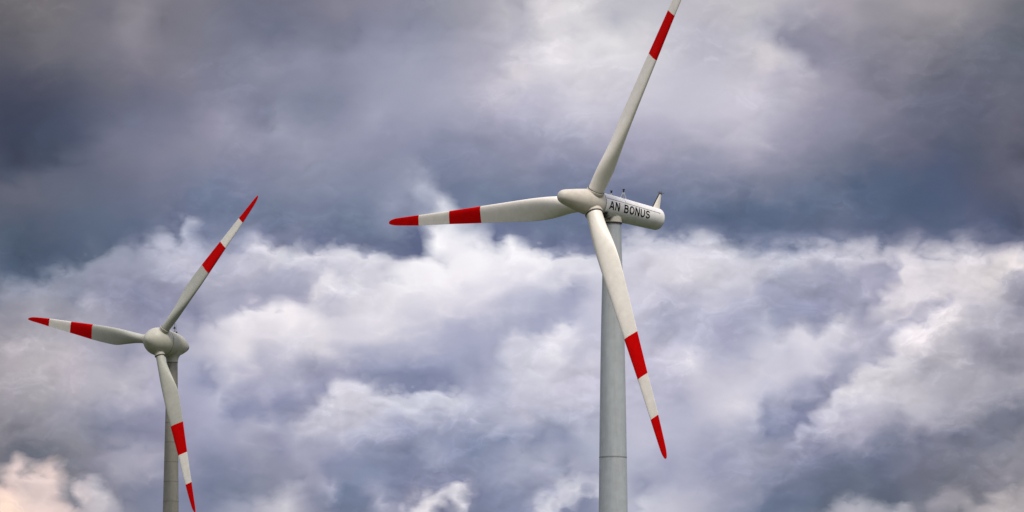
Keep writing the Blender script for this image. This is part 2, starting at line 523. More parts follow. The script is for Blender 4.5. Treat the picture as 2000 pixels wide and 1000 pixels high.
# mast with lamps, sensors and a lightning hoop
bm = bmesh.new()
zr = 2.05
bar(bm, (0, 4.6, zr - 0.2), (0, 4.6, zr + 1.75), 0.05)
bar(bm, (0, 4.95, zr - 0.3), (0, 4.95, zr + 0.75), 0.035)
bar(bm, (-0.35, 4.6, zr + 0.95), (0.4, 4.6, zr + 0.95), 0.035)
bar(bm, (0, 4.1, zr + 0.85), (0, 5.2, zr + 0.85), 0.03)
hp = [(0.42 * math.sin(a), 4.6, zr + 1.75 - 0.55 + 0.62 * math.cos(a)) for a in np.linspace(-2.4, 2.4, 25)]
for p, q in zip(hp[:-1], hp[1:]):
    bar(bm, p, q, 0.022, 6)
link('sensor_mast', finish(bm, 'sensor_mast'), [M['metal']], nacb)
for x, y, z, r in ((0.0, 4.6, zr + 0.9, 0.17), (0.22, 4.95, zr + 0.05, 0.14), (-0.2, 4.6, zr + 0.05, 0.16)):
    bm = bmesh.new()
    lathe(bm, [(0, r * 0.6), (0.05, r), (0.28, r), (0.36, r * 0.5)], (x, y, z), (0, 0, 1), 16)
    link('warning_lamp', finish(bm, 'warning_lamp', 30), [M['lamp']], nacb)

ztb = 90.55
prof = [(0.0, 2.45), (30, 1.98), (50, 1.62), (64.4, 1.40), (77, 1.20), (84, 1.075), (ztb, 0.98)]
bm = bmesh.new()
pz = np.linspace(0, ztb, 60)
pr = [interp(z, [p[0] for p in prof], [p[1] for p in prof]) for z in pz]
lathe(bm, list(zip(pz.tolist(), pr)), n=80)
towb = link('tower', finish(bm, 'concrete_tower', 40), [M['tower_b']], rootB)
for k in range(1, 22):
    z = ztb - 3.52 * k - 0.2
    r = interp(z, pz, pr)
    bm = bmesh.new()
    lathe(bm, [(z - 0.05, r - 0.05), (z - 0.05, r + 0.012), (z + 0.05, r + 0.012), (z + 0.05, r - 0.05)], n=80)
    link('joint_ring', finish(bm, 'joint_ring', 30), [M['joint']], towb)
bm = bmesh.new()
lathe(bm, [(ztb - 0.02, 0.5), (ztb - 0.02, 1.02), (ztb + 0.09, 1.02), (ztb + 0.09, 0.5)], n=80)
link('yaw_seal', finish(bm, 'yaw_seal', 30), [M['seam']], towb)
bm = bmesh.new()
lathe(bm, spline([(0.0, 1.03), (0.5, 1.08), (0.95, 1.24), (1.5, 1.6), (2.1, 2.0)], 5), n=80)
link('neck', finish(bm, 'flared_neck', 40), [M['hub_b']], rootB, Matrix.Translation((0, 0, ztb + 0.09)))

# ================================================================== ground
bm = bmesh.new()
rr = [0, 30, 80, 160, 320, 640, 1300, 2600, 5200, 10000, 20000]
n = 72
c0 = bm.verts.new((0, 0, 0))
prev = None
for r in rr[1:]:
    ring = []
    for k in range(n):
        a = 2 * math.pi * k / n
        ring.append(bm.verts.new((r * math.cos(a), r * math.sin(a), 0)))
    for k in range(n):
        if prev is None:
            bm.faces.new((c0, ring[k], ring[(k + 1) % n]))
        else:
            bm.faces.new((prev[k], ring[k], ring[(k + 1) % n], prev[(k + 1) % n]))
    prev = ring
m = bpy.data.materials.new('meadow_grass')
m.use_nodes = True
N, L = m.node_tree.nodes, m.node_tree.links
tc = N.new('ShaderNodeTexCoord')
n1 = N.new('ShaderNodeTexNoise')
n1.inputs['Scale'].default_value = 0.012
n1.inputs['Detail'].default_value = 8
n2 = N.new('ShaderNodeTexNoise')
n2.inputs['Scale'].default_value = 3.0
n2.inputs['Detail'].default_value = 8
for q in (n1, n2):
    L.new(tc.outputs['Object'], q.inputs['Vector'])
mx = N.new('ShaderNodeMix')
mx.data_type = 'FLOAT'
mx.inputs['Factor'].default_value = 0.45
L.new(n1.outputs['Fac'], mx.inputs['A'])
L.new(n2.outputs['Fac'], mx.inputs['B'])
cr = N.new('ShaderNodeValToRGB')
cr.color_ramp.elements[0].position = 0.36
cr.color_ramp.elements[0].color = (0.018, 0.032, 0.009, 1)
cr.color_ramp.elements[1].position = 0.66
cr.color_ramp.elements[1].color = (0.055, 0.064, 0.022, 1)
L.new(mx.outputs['Result'], cr.inputs['Fac'])
b = N['Principled BSDF']
b.inputs['Roughness'].default_value = 0.9
L.new(cr.outputs['Color'], b.inputs['Base Color'])
bp = N.new('ShaderNodeBump')
bp.inputs['Strength'].default_value = 0.6
bp.inputs['Distance'].default_value = 0.1
L.new(n2.outputs['Fac'], bp.inputs['Height'])
L.new(bp.outputs['Normal'], b.inputs['Normal'])
g = link('ground', finish(bm, 'ground', 0), [m])
g['kind'] = 'structure'
g['label'] = 'flat green meadow'

# ================================================================== sky and light
SUN_EL, SUN_AZ = R(59), R(158)            # azimuth clockwise from straight ahead (+y)
sd = Vector((math.sin(SUN_AZ) * math.cos(SUN_EL), math.cos(SUN_AZ) * math.cos(SUN_EL), math.sin(SUN_EL)))
sl = bpy.data.lights.new('sun', 'SUN')
sl.energy = 2.6
sl.angle = R(10)
sl.color = (1.0, 0.93, 0.82)
so = bpy.data.objects.new('sun', sl)
COL.objects.link(so)
so.rotation_euler = sd.to_track_quat('Z', 'Y').to_euler()
so.location = sd * 300

world = bpy.data.worlds.new('World')
world.use_nodes = True
nt = world.node_tree
N, L = nt.nodes, nt.links
N.clear()

def mathn(op, a, b=None, c=None, clamp=False):
    n = N.new('ShaderNodeMath')
    n.operation = op
    n.use_clamp = clamp
    for i, v in enumerate((a, b, c)):
        if v is None:
            continue
        if hasattr(v, 'is_linked'):
            L.new(v, n.inputs[i])
        else:
            n.inputs[i].default_value = v
    return n.outputs[0]
def vmath(op, a, b=None, scale=None):
    n = N.new('ShaderNodeVectorMath')
    n.operation = op
    for i, v in enumerate((a, b)):
        if v is None:
            continue
        if hasattr(v, 'is_linked'):
            L.new(v, n.inputs[i])
        else:
            n.inputs[i].default_value = v
    if scale is not None:
        if hasattr(scale, 'is_linked'):
            L.new(scale, n.inputs['Scale'])
        else:
            n.inputs['Scale'].default_value = scale
    return n.outputs['Value'] if op in ('LENGTH', 'DOT_PRODUCT') else n.outputs['Vector']
def mixc(f, a, b, blend='MIX'):
    n = N.new('ShaderNodeMix')
    n.data_type = 'RGBA'
    n.blend_type = blend
    n.clamp_factor = True
    for k, v in (('Factor', f), ('A', a), ('B', b)):
        if hasattr(v, 'is_linked'):
            L.new(v, n.inputs[k])
        else:
            n.inputs[k].default_value = v
    return n.outputs['Result']
def noise(vec, scale, detail, rough=0.55, lac=2.0, dist=0.0):
    n = N.new('ShaderNodeTexNoise')
    n.inputs['Scale'].default_value = scale
    n.inputs['Detail'].default_value = detail
    n.inputs['Roughness'].default_value = rough
    n.inputs['Lacunarity'].default_value = lac
    n.inputs['Distortion'].default_value = dist
    L.new(vec, n.inputs['Vector'])
    return n.outputs
def mapr(v, a, b, c=0.0, d=1.0, kind='LINEAR'):
    n = N.new('ShaderNodeMapRange')
    n.interpolation_type = kind
    for k, x in zip(('From Min', 'From Max', 'To Min', 'To Max'), (a, b, c, d)):
        n.inputs[k].default_value = x
    L.new(v, n.inputs['Value'])
    return n.outputs['Result']

tc = N.new('ShaderNodeTexCoord')
D = vmath('NORMALIZE', tc.outputs['Generated'])
sp = N.new('ShaderNodeSeparateXYZ')
L.new(D, sp.inputs[0])
az = mathn('MULTIPLY', mathn('ARCTAN2', sp.outputs['X'], sp.outputs['Y']), 180 / math.pi)
el = mathn('MULTIPLY', mathn('ARCSINE', sp.outputs['Z']), 180 / math.pi)

# cloud chart, five whole numbers each: azimuth and elevation in hundredths of a degree, then the tone of the cloud deck there
CHART = """547 684 233 225 230, 540 692 190 186 200, 541 678 232 224 229, 533 686 190 185 200, 530 672 230 223 228, 528 683 189 185 199, 522 670 229 222 228, 
519 681 188 184 199, 513 668 228 221 227, 510 678 188 184 199, 506 665 227 220 226, 500 674 187 183 199, 498 660 226 219 226, 493 670 186 183 199, 
489 656 225 218 225, 484 666 186 182 199, 479 654 185 182 199, 487 642 222 216 224, 476 645 184 181 198, 484 634 221 215 223, 474 636 184 181 198, 
475 621 211 207 216, 468 630 184 182 198, 467 615 211 207 216, 460 624 182 180 197, 457 610 211 207 216, 452 620 180 178 195, 450 614 211 207 217, 
442 621 177 176 194, 444 606 211 207 217, 436 614 175 174 192, 430 601 211 207 217, 420 611 171 170 190, 420 597 211 207 218, 413 604 168 168 188, 
413 586 213 209 219, 405 594 157 157 180, 406 580 209 206 217, 398 587 155 156 178, 402 575 206 203 215, 391 578 154 154 177, 397 564 202 200 213, 
389 572 152 152 176, 392 559 199 196 211, 383 564 150 151 175, 388 551 195 193 209, 378 555 148 149 174, 382 542 192 190 207, 374 549 147 147 173, 
371 537 176 176 197, 367 547 138 140 166, 364 533 177 177 198, 358 542 136 138 165, 356 528 177 177 199, 350 538 134 137 164, 631 743 231 223 225, 
635 733 185 180 191, 622 740 227 219 222, 625 730 185 180 191, 613 737 223 216 218, 616 727 184 180 190, 603 731 219 212 215, 609 722 184 180 190, 
596 721 215 208 212, 606 717 184 179 190, 593 712 211 205 209, 603 708 183 179 189, 486 744 219 213 222, 475 748 170 168 188, 483 735 217 211 220, 
472 739 170 168 188, 481 729 216 210 220, 470 727 169 167 188, 481 716 214 208 218, 471 721 169 167 187, 476 708 212 206 217, 467 712 168 166 187, 
466 700 210 205 217, 462 710 168 166 187, 463 696 208 203 215, 453 700 167 165 187, 460 688 206 202 214, 450 690 167 165 186, 458 678 204 200 213, 
448 681 166 165 186, 350 652 204 202 216, 341 658 163 164 186, 356 659 204 202 216, 347 666 163 164 187, 359 672 164 165 187, 366 660 205 203 217, 
368 671 164 165 187, 376 658 206 203 217, 378 669 164 165 187, 389 659 206 204 217, 383 668 165 165 187, 397 664 207 204 217, 391 673 165 165 188, 
405 669 207 205 218, 399 678 165 166 188, 413 674 208 205 218, 407 683 166 166 188, 384 428 152 154 169, 380 438 110 117 136, 392 431 152 154 168, 
388 441 110 117 135, 401 435 153 154 168, 396 445 110 116 134, 410 442 153 154 168, 401 448 110 116 134, 414 447 153 154 168, 408 456 110 116 134, 
422 452 153 154 168, 416 461 110 116 134, 428 455 153 154 168, 426 465 110 116 134, 439 463 110 115 133, 438 449 154 155 168, 445 456 110 115 132, 
448 444 154 155 168, 451 455 110 115 132, 459 443 155 155 168, 459 454 110 115 131, 468 443 155 155 167, 468 453 110 114 131, 478 444 155 155 167, 
474 454 110 114 130, 487 447 156 155 167, 483 457 110 114 130, 511 451 144 142 155, 507 461 116 117 131, 519 454 146 144 156, 516 464 117 118 132, 
526 455 148 145 156, 526 466 118 119 132, 535 456 150 146 157, 534 467 119 120 132, 543 456 151 147 158, 544 467 121 120 132, 552 455 153 149 158, 
553 466 122 121 133, 557 453 155 150 159, 564 462 123 122 133, 563 449 156 152 160, 572 455 124 123 133, 567 441 158 153 161, 576 447 125 124 133, 
581 437 165 159 165, 589 442 165 159 165, 583 450 128 126 136, 596 446 165 159 165, 590 455 130 127 137, 603 449 165 159 164, 600 459 131 128 138, 
612 451 165 159 164, 609 462 132 129 139, 620 454 164 158 164, 617 464 134 131 140, 629 457 164 158 164, 625 467 135 132 141, 638 461 164 158 164, 
633 471 136 133 142, -129 434 202 199 211, -139 439 152 152 175, -125 443 202 199 212, -134 448 151 152 174, -120 449 203 200 213, 
-127 457 151 151 174, -113 455 204 201 213, -120 463 151 151 174, -107 456 205 202 214, -108 466 150 151 174, -97 457 206 203 215, -99 467 150 151 174, 
-88 458 206 204 216, -89 469 149 150 174, -78 460 207 205 217, -80 470 149 150 174, -68 462 207 205 218, -71 472 148 150 174, -59 465 208 206 219, 
-62 475 148 150 174, -65 470 208 206 219, -54 467 144 146 171, -67 457 208 206 218, -56 460 140 143 167, -64 447 208 206 218, -54 450 136 140 165, 
-69 443 208 206 218, -61 437 133 137 161, -70 450 143 145 169, -79 447 142 143 167, -88 445 210 208 219, -88 438 139 140 164, -101 444 213 209 219, 
-105 436 214 210 220, -96 431 135 138 162, 32 434 195 195 210, 21 433 149 152 176, 31 444 195 195 210, 20 442 151 154 178, 34 450 194 195 210, 
24 454 154 157 180, 38 455 194 195 210, 31 463 157 160 182, 45 460 194 194 210, 39 469 160 162 185, 53 465 194 194 209, 47 474 163 165 187, 
60 470 194 194 209, 54 479 165 168 189, 43 436 194 194 209, 53 431 146 149 173, 47 445 194 195 210, 57 440 147 149 174, 52 454 195 195 210, 
62 449 147 150 174, 63 462 196 196 211, 73 464 197 197 211, 74 453 148 151 175, 78 469 198 198 212, 85 460 149 151 175, 89 474 198 198 213, 
93 464 149 152 176, 103 470 199 199 213, 109 467 200 200 214, 106 457 150 153 177, -622 481 204 187 186, -630 488 124 122 131, -616 488 204 187 186, 
-625 495 125 123 133, -611 497 127 125 134, -603 486 204 187 187, -602 497 129 126 136, -594 485 205 188 187, -593 496 130 128 138, 
-585 484 205 188 187, -584 495 132 130 139, -574 487 205 188 188, -578 497 134 131 141, -566 497 136 133 142, -565 484 206 189 189, 
-556 489 137 135 144, -554 477 139 136 145, -563 467 206 189 189, -555 459 142 139 148, -569 457 207 190 190, -559 452 144 141 150, 
-563 443 207 190 190, -556 437 208 191 191, -550 445 148 144 153, -537 471 185 176 183, -532 481 142 140 154, -528 468 185 178 186, 
-524 478 141 139 154, -520 464 185 181 190, -516 474 140 139 154, -514 461 186 182 191, -506 468 139 138 154, -508 454 187 183 192, 
-500 461 138 137 153, -505 449 189 184 193, -495 452 136 136 153, -502 440 190 185 194, -492 443 135 135 152, 288 755 189 189 205, 289 774 128 135 159, 
297 755 189 190 205, 298 774 128 134 159, 306 754 189 190 205, 308 773 127 134 159, 315 754 190 190 206, 317 773 127 134 159, 324 753 190 190 206, 
326 772 127 133 158, 335 752 190 191 206, 333 771 126 133 158, 344 753 191 191 206, 342 772 126 133 157, 353 754 191 191 206, 351 773 126 132 157, 
362 754 192 191 206, 360 773 126 132 157, 371 755 192 191 206, 370 774 126 132 156, 380 755 192 192 207, 379 774 126 131 156, 389 756 193 192 207, 
388 775 125 131 155, 398 756 193 192 207, 397 775 125 131 155, 407 756 194 192 207, 406 775 125 130 155, 416 757 194 193 207, 415 776 125 130 154, 
423 756 195 193 207, 425 775 124 130 154, 432 755 195 193 207, 434 774 124 129 153, 441 754 195 193 207, 443 773 124 129 153, 452 754 196 193 208, 
451 773 124 129 153, 461 754 196 194 208, 460 773 123 128 152, 470 755 197 194 208, 469 774 123 128 152, 479 755 197 194 208, 478 774 123 127 151, 
488 755 198 194 207, 487 774 123 127 151, 497 756 198 195 207, 496 775 123 127 150, 505 756 199 195 207, 506 775 123 126 150, 514 755 199 195 207, 
515 774 122 126 150, 523 755 199 196 207, 524 774 122 126 149, 533 754 199 196 207, 531 773 122 126 149, 542 755 200 196 207, 540 774 121 125 149, 
551 756 200 196 207, 549 775 121 125 148, 560 757 201 197 208, 558 776 121 125 148, 567 757 201 197 208, 570 776 121 124 147, 575 755 202 197 207, 
579 774 121 124 147, 584 754 202 197 207, 588 773 121 123 146, 593 752 203 198 207, 596 771 121 123 146, 604 753 203 198 207, 603 771 120 123 145, 
613 753 204 198 207, 612 772 120 122 145, 622 753 204 198 207, 621 772 120 122 144, 631 754 204 199 207, 630 773 119 122 144, 640 754 205 199 207, 
639 773 119 121 144, 139 771 195 195 211, 138 787 124 132 157, 148 771 195 195 210, 147 788 124 131 157, 157 772 195 195 210, 156 788 124 131 157, 
166 772 195 195 210, 165 789 124 131 156, 174 773 195 195 210, 174 789 124 131 156, 183 773 195 195 210, 183 789 123 131 156, 192 773 195 195 210, 
192 790 123 130 156, 201 773 195 195 210, 201 790 123 130 155, 210 773 195 195 210, 210 790 123 130 155, 218 773 195 195 210, 220 789 122 130 155, 
227 772 195 195 210, 229 789 122 130 155, 236 772 195 195 209, 238 788 122 129 155, 245 771 195 195 209, 246 788 122 129 154, 252 770 194 195 209, 
257 785 122 129 154, 261 767 194 195 209, 266 783 121 129 154, 269 764 194 195 209, 274 780 121 129 154, 278 762 194 195 209, 283 777 121 129 154, 
-103 786 223 222 232, -113 787 124 131 156, -103 775 227 226 234, -114 776 127 133 158, -105 764 230 229 237, -115 766 129 135 160, 
-106 754 234 232 239, -117 756 132 136 161, -36 773 223 222 232, -28 779 134 140 166, -26 762 222 222 231, -24 773 135 141 166, -10 764 222 221 231, 
-18 771 136 142 167, -2 772 220 221 231, -10 780 136 142 168, 5 782 134 141 166, 10 769 215 215 226, 14 779 134 140 166, 19 765 214 214 225, 
23 775 134 140 166, 29 762 213 213 224, 32 772 134 140 166, 38 759 212 212 223, 41 769 134 140 166, 47 756 211 211 223, 50 767 134 140 166, 
58 754 210 210 222, 58 765 135 140 166, 68 755 209 209 221, 67 765 135 140 166, 78 755 208 208 220, 77 766 135 140 166, 86 755 206 207 220, 
88 766 135 140 166, 96 754 205 206 219, 97 765 135 140 166, 105 753 204 205 218, 107 763 135 140 165, -153 743 206 205 217, -155 754 140 144 169, 
-143 744 212 211 221, -144 755 139 143 167, -132 746 218 216 226, -134 756 137 141 166, -121 747 223 222 231, -123 758 135 140 164, 
-111 749 229 227 235, -113 760 133 138 163, -322 767 203 202 215, -320 778 144 147 171, -313 766 203 202 215, -311 777 143 146 170, 
-304 765 203 202 215, -302 775 142 145 169, -295 763 203 203 215, -293 774 141 144 168, -287 761 203 203 215, -284 772 140 144 168, 
-278 759 203 203 216, -276 770 139 143 167, -269 758 204 203 216, -267 768 138 142 166, -260 756 204 203 216, -258 766 137 141 166, 
-250 756 204 203 216, -251 766 136 141 165, -241 756 204 203 216, -242 767 135 140 165, -232 757 204 203 216, -233 768 134 139 164, 
-222 760 203 203 216, -226 770 133 139 163, -216 761 203 203 216, -214 772 132 138 163, -207 760 203 204 216, -205 770 132 137 162, 
-199 758 204 204 217, -196 769 131 136 161, -190 756 204 204 217, -187 767 130 136 161, -181 754 204 204 217, -179 764 129 135 160, 
-173 751 204 204 217, -170 762 128 134 159, -164 749 204 204 217, -161 759 127 133 158, -111 857 151 155 178, -102 863 136 142 166, 
-106 849 159 163 185, -97 854 134 140 165, -100 840 167 171 192, -92 847 132 139 163, -94 833 175 179 198, -86 840 130 137 162, -88 825 184 187 205, 
-80 832 128 136 161, -82 818 192 196 211, -74 825 126 134 159, -76 811 201 204 217, -68 817 124 133 158, -350 679 222 217 226, -355 688 177 176 195, 
-342 683 223 218 227, -346 693 177 176 195, -333 687 223 219 227, -338 697 178 176 195, -327 688 224 219 228, -327 699 178 176 195, 
-317 689 225 220 229, -318 700 178 176 195, -308 690 226 221 229, -309 700 178 177 196, -299 690 226 221 230, -300 701 178 177 196, 
-290 691 227 222 230, -291 702 178 177 196, -282 691 228 223 231, -280 702 179 177 196, -273 690 229 223 231, -271 700 179 177 196, 
-264 688 229 224 232, -262 699 179 177 196, -248 711 222 217 226, -258 715 183 182 200, -244 720 223 219 228, -254 724 187 186 203, 
-240 726 224 220 229, -247 735 191 190 206, -232 732 225 221 230, -238 741 195 194 209, -223 740 199 197 211, -225 726 228 224 232, 
-216 731 203 201 214, -220 717 229 225 233, -211 722 207 205 216, -158 721 230 227 234, -163 731 205 203 215, -149 726 232 229 236, 
-154 735 204 203 215, -140 730 234 231 238, -145 740 204 203 215, -132 733 236 233 240, -123 736 238 235 241, -113 739 240 237 243, 
-104 742 242 239 245, -95 745 244 241 246, -98 755 202 201 214, -258 547 188 187 205, -266 554 148 149 174, -251 554 191 190 207, -258 562 150 151 176, 
-243 560 194 193 209, -250 569 152 153 178, -235 570 197 196 211, -245 574 155 155 179, -232 576 201 199 213, -238 585 157 157 181, 
-224 583 204 202 215, -230 591 159 159 183, -223 590 202 200 214, -225 601 165 165 188, -213 592 201 199 214, -215 603 162 162 185, 
-204 594 200 198 213, -204 605 158 159 183, -193 594 199 197 213, -193 605 155 156 181, -186 594 197 197 212, -181 603 151 154 179, 
-178 588 196 196 212, -172 597 148 151 176, -169 583 195 195 212, -163 592 145 148 174, -158 580 195 195 212, -156 591 142 146 173, 
-149 579 195 196 213, -147 589 142 146 173, -138 577 195 196 213, -138 588 142 146 174, -129 577 195 196 213, -129 588 142 147 174, 
-120 578 195 196 214, -120 588 142 147 174, -110 578 195 196 214, -110 588 143 147 175, -100 579 196 197 214, -102 590 143 147 175, 
-91 582 196 197 214, -93 592 143 147 175, -81 584 196 197 214, -84 594 144 148 175, -72 586 196 197 214, -75 597 144 148 175, -9 616 195 195 213, 
-19 620 170 172 195, -6 625 197 197 214, -16 629 171 173 196, -5 637 198 198 214, -16 635 172 174 196, -7 646 199 199 215, -17 645 173 174 197, 
-6 653 201 200 216, -17 656 173 175 197, -11 668 174 176 198, 3 663 203 202 218, -3 672 175 176 198, 7 659 205 204 219, 11 669 175 177 199, 
15 655 206 205 220, 20 665 176 178 199, 28 652 207 206 220, 24 661 177 178 200, 37 656 209 207 221, 32 665 177 179 200, 46 662 210 208 222, 
39 670 178 179 201, 53 668 211 210 223, 46 676 179 180 202, 59 678 179 181 202, 66 665 214 212 225, 69 675 180 181 203, -458 758 157 159 180, 
-465 766 113 120 144, -450 764 160 163 183, -457 772 114 122 145, -443 769 164 166 186, -447 778 116 123 147, -436 773 167 170 190, 
-436 784 118 124 149, -426 773 171 173 193, -426 784 119 126 150, -413 779 174 177 197, -408 788 177 180 200, -417 793 122 128 154, 
-402 795 181 184 203, -410 802 123 130 155, -408 793 181 184 203, -403 803 122 129 155, -394 792 124 131 157, -396 783 126 133 159, 
-626 713 126 132 151, -627 724 91 102 124, -616 715 127 133 152, -618 725 92 103 124, -607 716 128 133 153, -609 727 93 103 124, -597 718 129 134 153, 
-601 728 93 103 125, -588 722 129 135 154, -592 732 94 104 125, -579 725 130 136 155, -583 735 94 104 126, -571 728 131 137 156, -574 738 94 105 127, 
-562 730 132 137 157, -565 741 95 105 127, -553 733 132 138 158, -556 743 95 106 128, -544 735 133 139 159, -547 746 96 106 128, -535 738 134 140 160, 
-538 748 97 107 129, -526 741 135 140 161, -529 751 97 107 129, -517 743 136 141 161, -520 754 98 108 130, -507 747 137 142 162, -512 756 98 108 130, 
-499 752 137 143 163, -504 761 99 109 131, -491 757 138 143 164, -496 766 99 109 132, 327 1016 199 195 204, 332 1025 159 157 173, 335 1012 196 192 202, 
340 1021 157 155 172, 342 1007 192 188 199, 348 1016 156 154 171, 351 1002 188 185 197, 354 1012 154 152 170, 359 999 185 181 195, 
363 1009 153 151 169, 362 994 181 178 192, 371 1000 151 149 167, 370 986 178 174 189, 375 995 150 148 166, 378 982 175 171 186, 383 991 149 146 165, 
-644 1063 110 106 111, -587 1058 120 115 120, -580 1033 118 114 120, -522 1059 118 115 126, -484 1053 137 133 142, -461 1054 141 136 147, 
-510 1053 119 116 127, -480 1028 142 137 148, -445 1048 120 118 129, -387 1061 126 124 137, -336 1049 113 115 134, -644 1025 99 97 105, 
-592 1004 108 106 115, -528 1008 117 115 126, -474 1006 135 130 143, -426 1016 125 123 136, -362 1036 121 122 139, -329 998 136 137 157, 
-643 994 88 87 100, -592 988 98 97 109, -515 990 116 114 127, -457 990 126 122 136, -419 978 128 127 143, -355 979 130 131 151, -643 956 72 74 92, 
-604 960 78 79 96, -560 957 86 88 105, -502 961 107 107 122, -464 952 110 110 130, -419 959 127 125 143, -380 966 130 130 150, -329 960 135 137 158, 
-642 924 64 68 88, -604 919 66 70 91, -559 926 78 83 104, -515 933 99 101 121, -476 920 113 116 138, -418 934 120 121 142, -380 922 148 146 167, 
-360 914 157 156 176, -328 925 136 137 160, -310 1049 115 117 137, -259 1062 123 123 141, -220 1063 136 134 150, -155 1063 140 139 157, 
-78 1063 154 154 168, -32 1063 173 170 182, -6 1063 190 187 196, -297 1037 114 117 137, -233 1034 123 124 144, -194 1037 127 128 149, 
-129 1038 138 140 161, -90 1038 149 151 169, -52 1038 167 165 180, -13 1044 191 188 198, -284 1021 126 127 148, -220 1021 127 128 148, 
-155 1019 150 151 173, -258 999 142 143 164, -194 999 148 149 171, -129 1006 162 163 183, -65 1006 171 170 187, -26 1006 181 178 193, 
-310 986 144 144 164, -245 974 141 143 164, -155 974 160 161 182, -90 974 166 166 186, -26 981 187 183 199, -6 974 211 206 216, -309 954 132 134 155, 
-258 942 130 135 157, -219 948 135 138 160, -168 949 160 161 182, -90 955 171 171 190, -65 965 177 176 194, -19 962 203 198 211, -309 932 134 137 159, 
-296 916 157 158 179, -232 923 139 142 164, -168 923 164 165 187, -90 923 162 163 185, -26 936 185 182 200, -13 917 165 164 187, 6 1067 175 173 185, 
39 1063 222 217 222, 71 1063 232 228 231, 110 1057 207 204 211, 155 1057 199 197 205, 6 1032 185 183 196, 39 1038 220 216 222, 78 1038 220 216 223, 
129 1047 194 193 203, 97 1044 225 221 226, 233 1056 195 191 201, 297 1056 201 197 203, 258 1031 192 189 201, 310 1036 185 183 195, 19 1000 215 210 219, 
48 1003 238 233 239, 84 1025 226 222 228, 129 1019 231 228 231, 162 1028 218 215 220, 6 987 224 218 226, 116 1000 224 221 227, 220 1018 195 193 205, 
258 1012 193 191 203, 316 1011 215 209 215, 219 993 200 197 209, 290 992 200 196 207, 39 968 205 201 215, 84 968 219 215 224, 13 955 196 193 210, 
97 942 206 202 215, 206 967 203 200 213, 284 961 206 202 214, 309 948 209 203 216, 13 920 182 181 201, 84 920 194 192 208, 174 929 196 193 209, 
226 923 198 195 210, 271 929 205 200 215, 309 919 196 192 207, 326 1062 193 189 197, 349 1042 161 159 174, 368 1042 154 152 167, 362 1058 179 175 187, 
400 1054 166 160 172, 452 1063 155 150 159, 510 1059 161 156 161, 561 1058 155 150 155, 618 1057 128 126 134, 641 1051 111 112 121, 
423 1045 163 158 169, 452 1035 148 145 156, 509 1040 150 145 153, 548 1046 150 145 151, 599 1039 126 124 135, 637 1025 104 107 119, 
387 1013 148 145 164, 432 1022 144 141 154, 464 1019 143 140 152, 516 1021 139 136 145, 554 1017 128 127 138, 599 1020 113 115 128, 
631 1013 103 107 120, 326 998 212 206 213, 419 1000 142 140 157, 477 996 135 132 146, 528 996 122 120 133, 579 995 112 113 127, 627 988 106 109 124, 
335 979 189 184 199, 412 985 151 148 165, 451 978 130 128 145, 489 977 135 132 147, 534 977 110 110 125, 579 970 105 106 123, 630 969 103 105 120, 
332 954 193 189 203, 361 957 185 180 194, 406 966 159 155 172, 464 952 127 125 142, 508 958 117 118 134, 553 957 104 105 123, 623 953 109 109 124, 
328 922 183 180 197, 386 941 156 152 171, 412 921 144 143 164, 463 927 134 132 150, 508 939 112 114 132, 546 926 103 105 124, 591 925 96 98 116, 
629 918 103 102 119, -635 899 63 67 89, -622 874 62 66 85, -578 875 71 77 97, -591 893 69 77 98, -539 882 91 95 116, -552 900 79 85 107, 
-501 876 116 117 137, -501 895 116 118 139, -450 876 129 129 150, -405 883 139 138 158, -360 884 143 143 165, -328 897 152 152 174, -628 855 78 84 104, 
-577 856 94 98 118, -514 857 105 108 128, -450 851 120 122 144, -386 864 135 136 158, -334 858 131 134 159, -634 829 98 100 116, -603 830 98 101 117, 
-552 831 100 105 124, -488 831 105 109 131, -430 832 117 121 145, -385 833 117 127 153, -334 839 132 136 162, -621 804 89 94 112, -583 792 87 94 114, 
-551 805 93 102 123, -494 812 101 108 131, -430 819 114 120 144, -385 814 110 120 147, -347 814 113 123 150, -627 776 78 90 110, -589 779 82 91 112, 
-551 780 86 97 120, -506 787 93 105 128, -475 787 95 106 131, -449 794 112 120 144, -621 754 69 80 100, -570 754 82 94 117, -525 761 101 111 133, 
-385 788 126 133 159, -359 769 151 155 178, -334 770 176 177 196, -391 756 180 180 200, -429 756 184 184 201, -309 890 145 146 168, 
-258 897 155 156 177, -206 901 153 154 177, -155 904 149 150 174, -90 904 145 148 172, -26 898 150 151 174, -296 865 139 141 164, -245 865 147 150 172, 
-180 872 141 144 168, -109 872 135 140 165, -52 866 136 140 165, -6 866 138 142 166, -283 840 133 138 161, -219 840 132 139 163, -167 834 133 140 164, 
-77 847 127 135 160, -26 841 124 134 159, -308 814 117 127 151, -257 821 125 133 157, -193 815 121 131 155, -148 815 150 155 178, -129 828 141 147 170, 
-116 834 176 180 199, -106 822 151 156 179, -96 818 200 202 215, -64 828 121 130 156, -26 828 115 126 152, -295 795 111 120 145, -244 796 117 125 150, 
-193 789 113 123 148, -154 783 120 129 154, -273 779 139 144 168, -225 780 116 124 149, -84 777 238 236 242, -64 771 236 234 241, 19 892 153 153 176, 
64 898 166 166 187, 116 904 177 174 194, 174 898 175 172 192, 225 891 169 168 187, 283 897 188 184 200, 309 903 194 190 205, 13 866 144 146 170, 
71 866 142 145 170, 167 866 150 150 174, 219 866 141 143 166, 277 859 148 148 170, 309 871 156 155 175, 13 841 125 133 157, 77 847 126 133 160, 
174 840 123 130 155, 225 840 125 132 156, 276 833 117 124 148, 315 846 130 134 156, 212 815 107 118 145, 257 808 92 105 132, 308 821 100 112 138, 
32 784 123 132 158, 58 790 106 118 144, 77 783 114 124 150, 308 789 97 109 136, 173 755 213 210 221, 237 757 211 208 219, 335 897 167 164 183, 
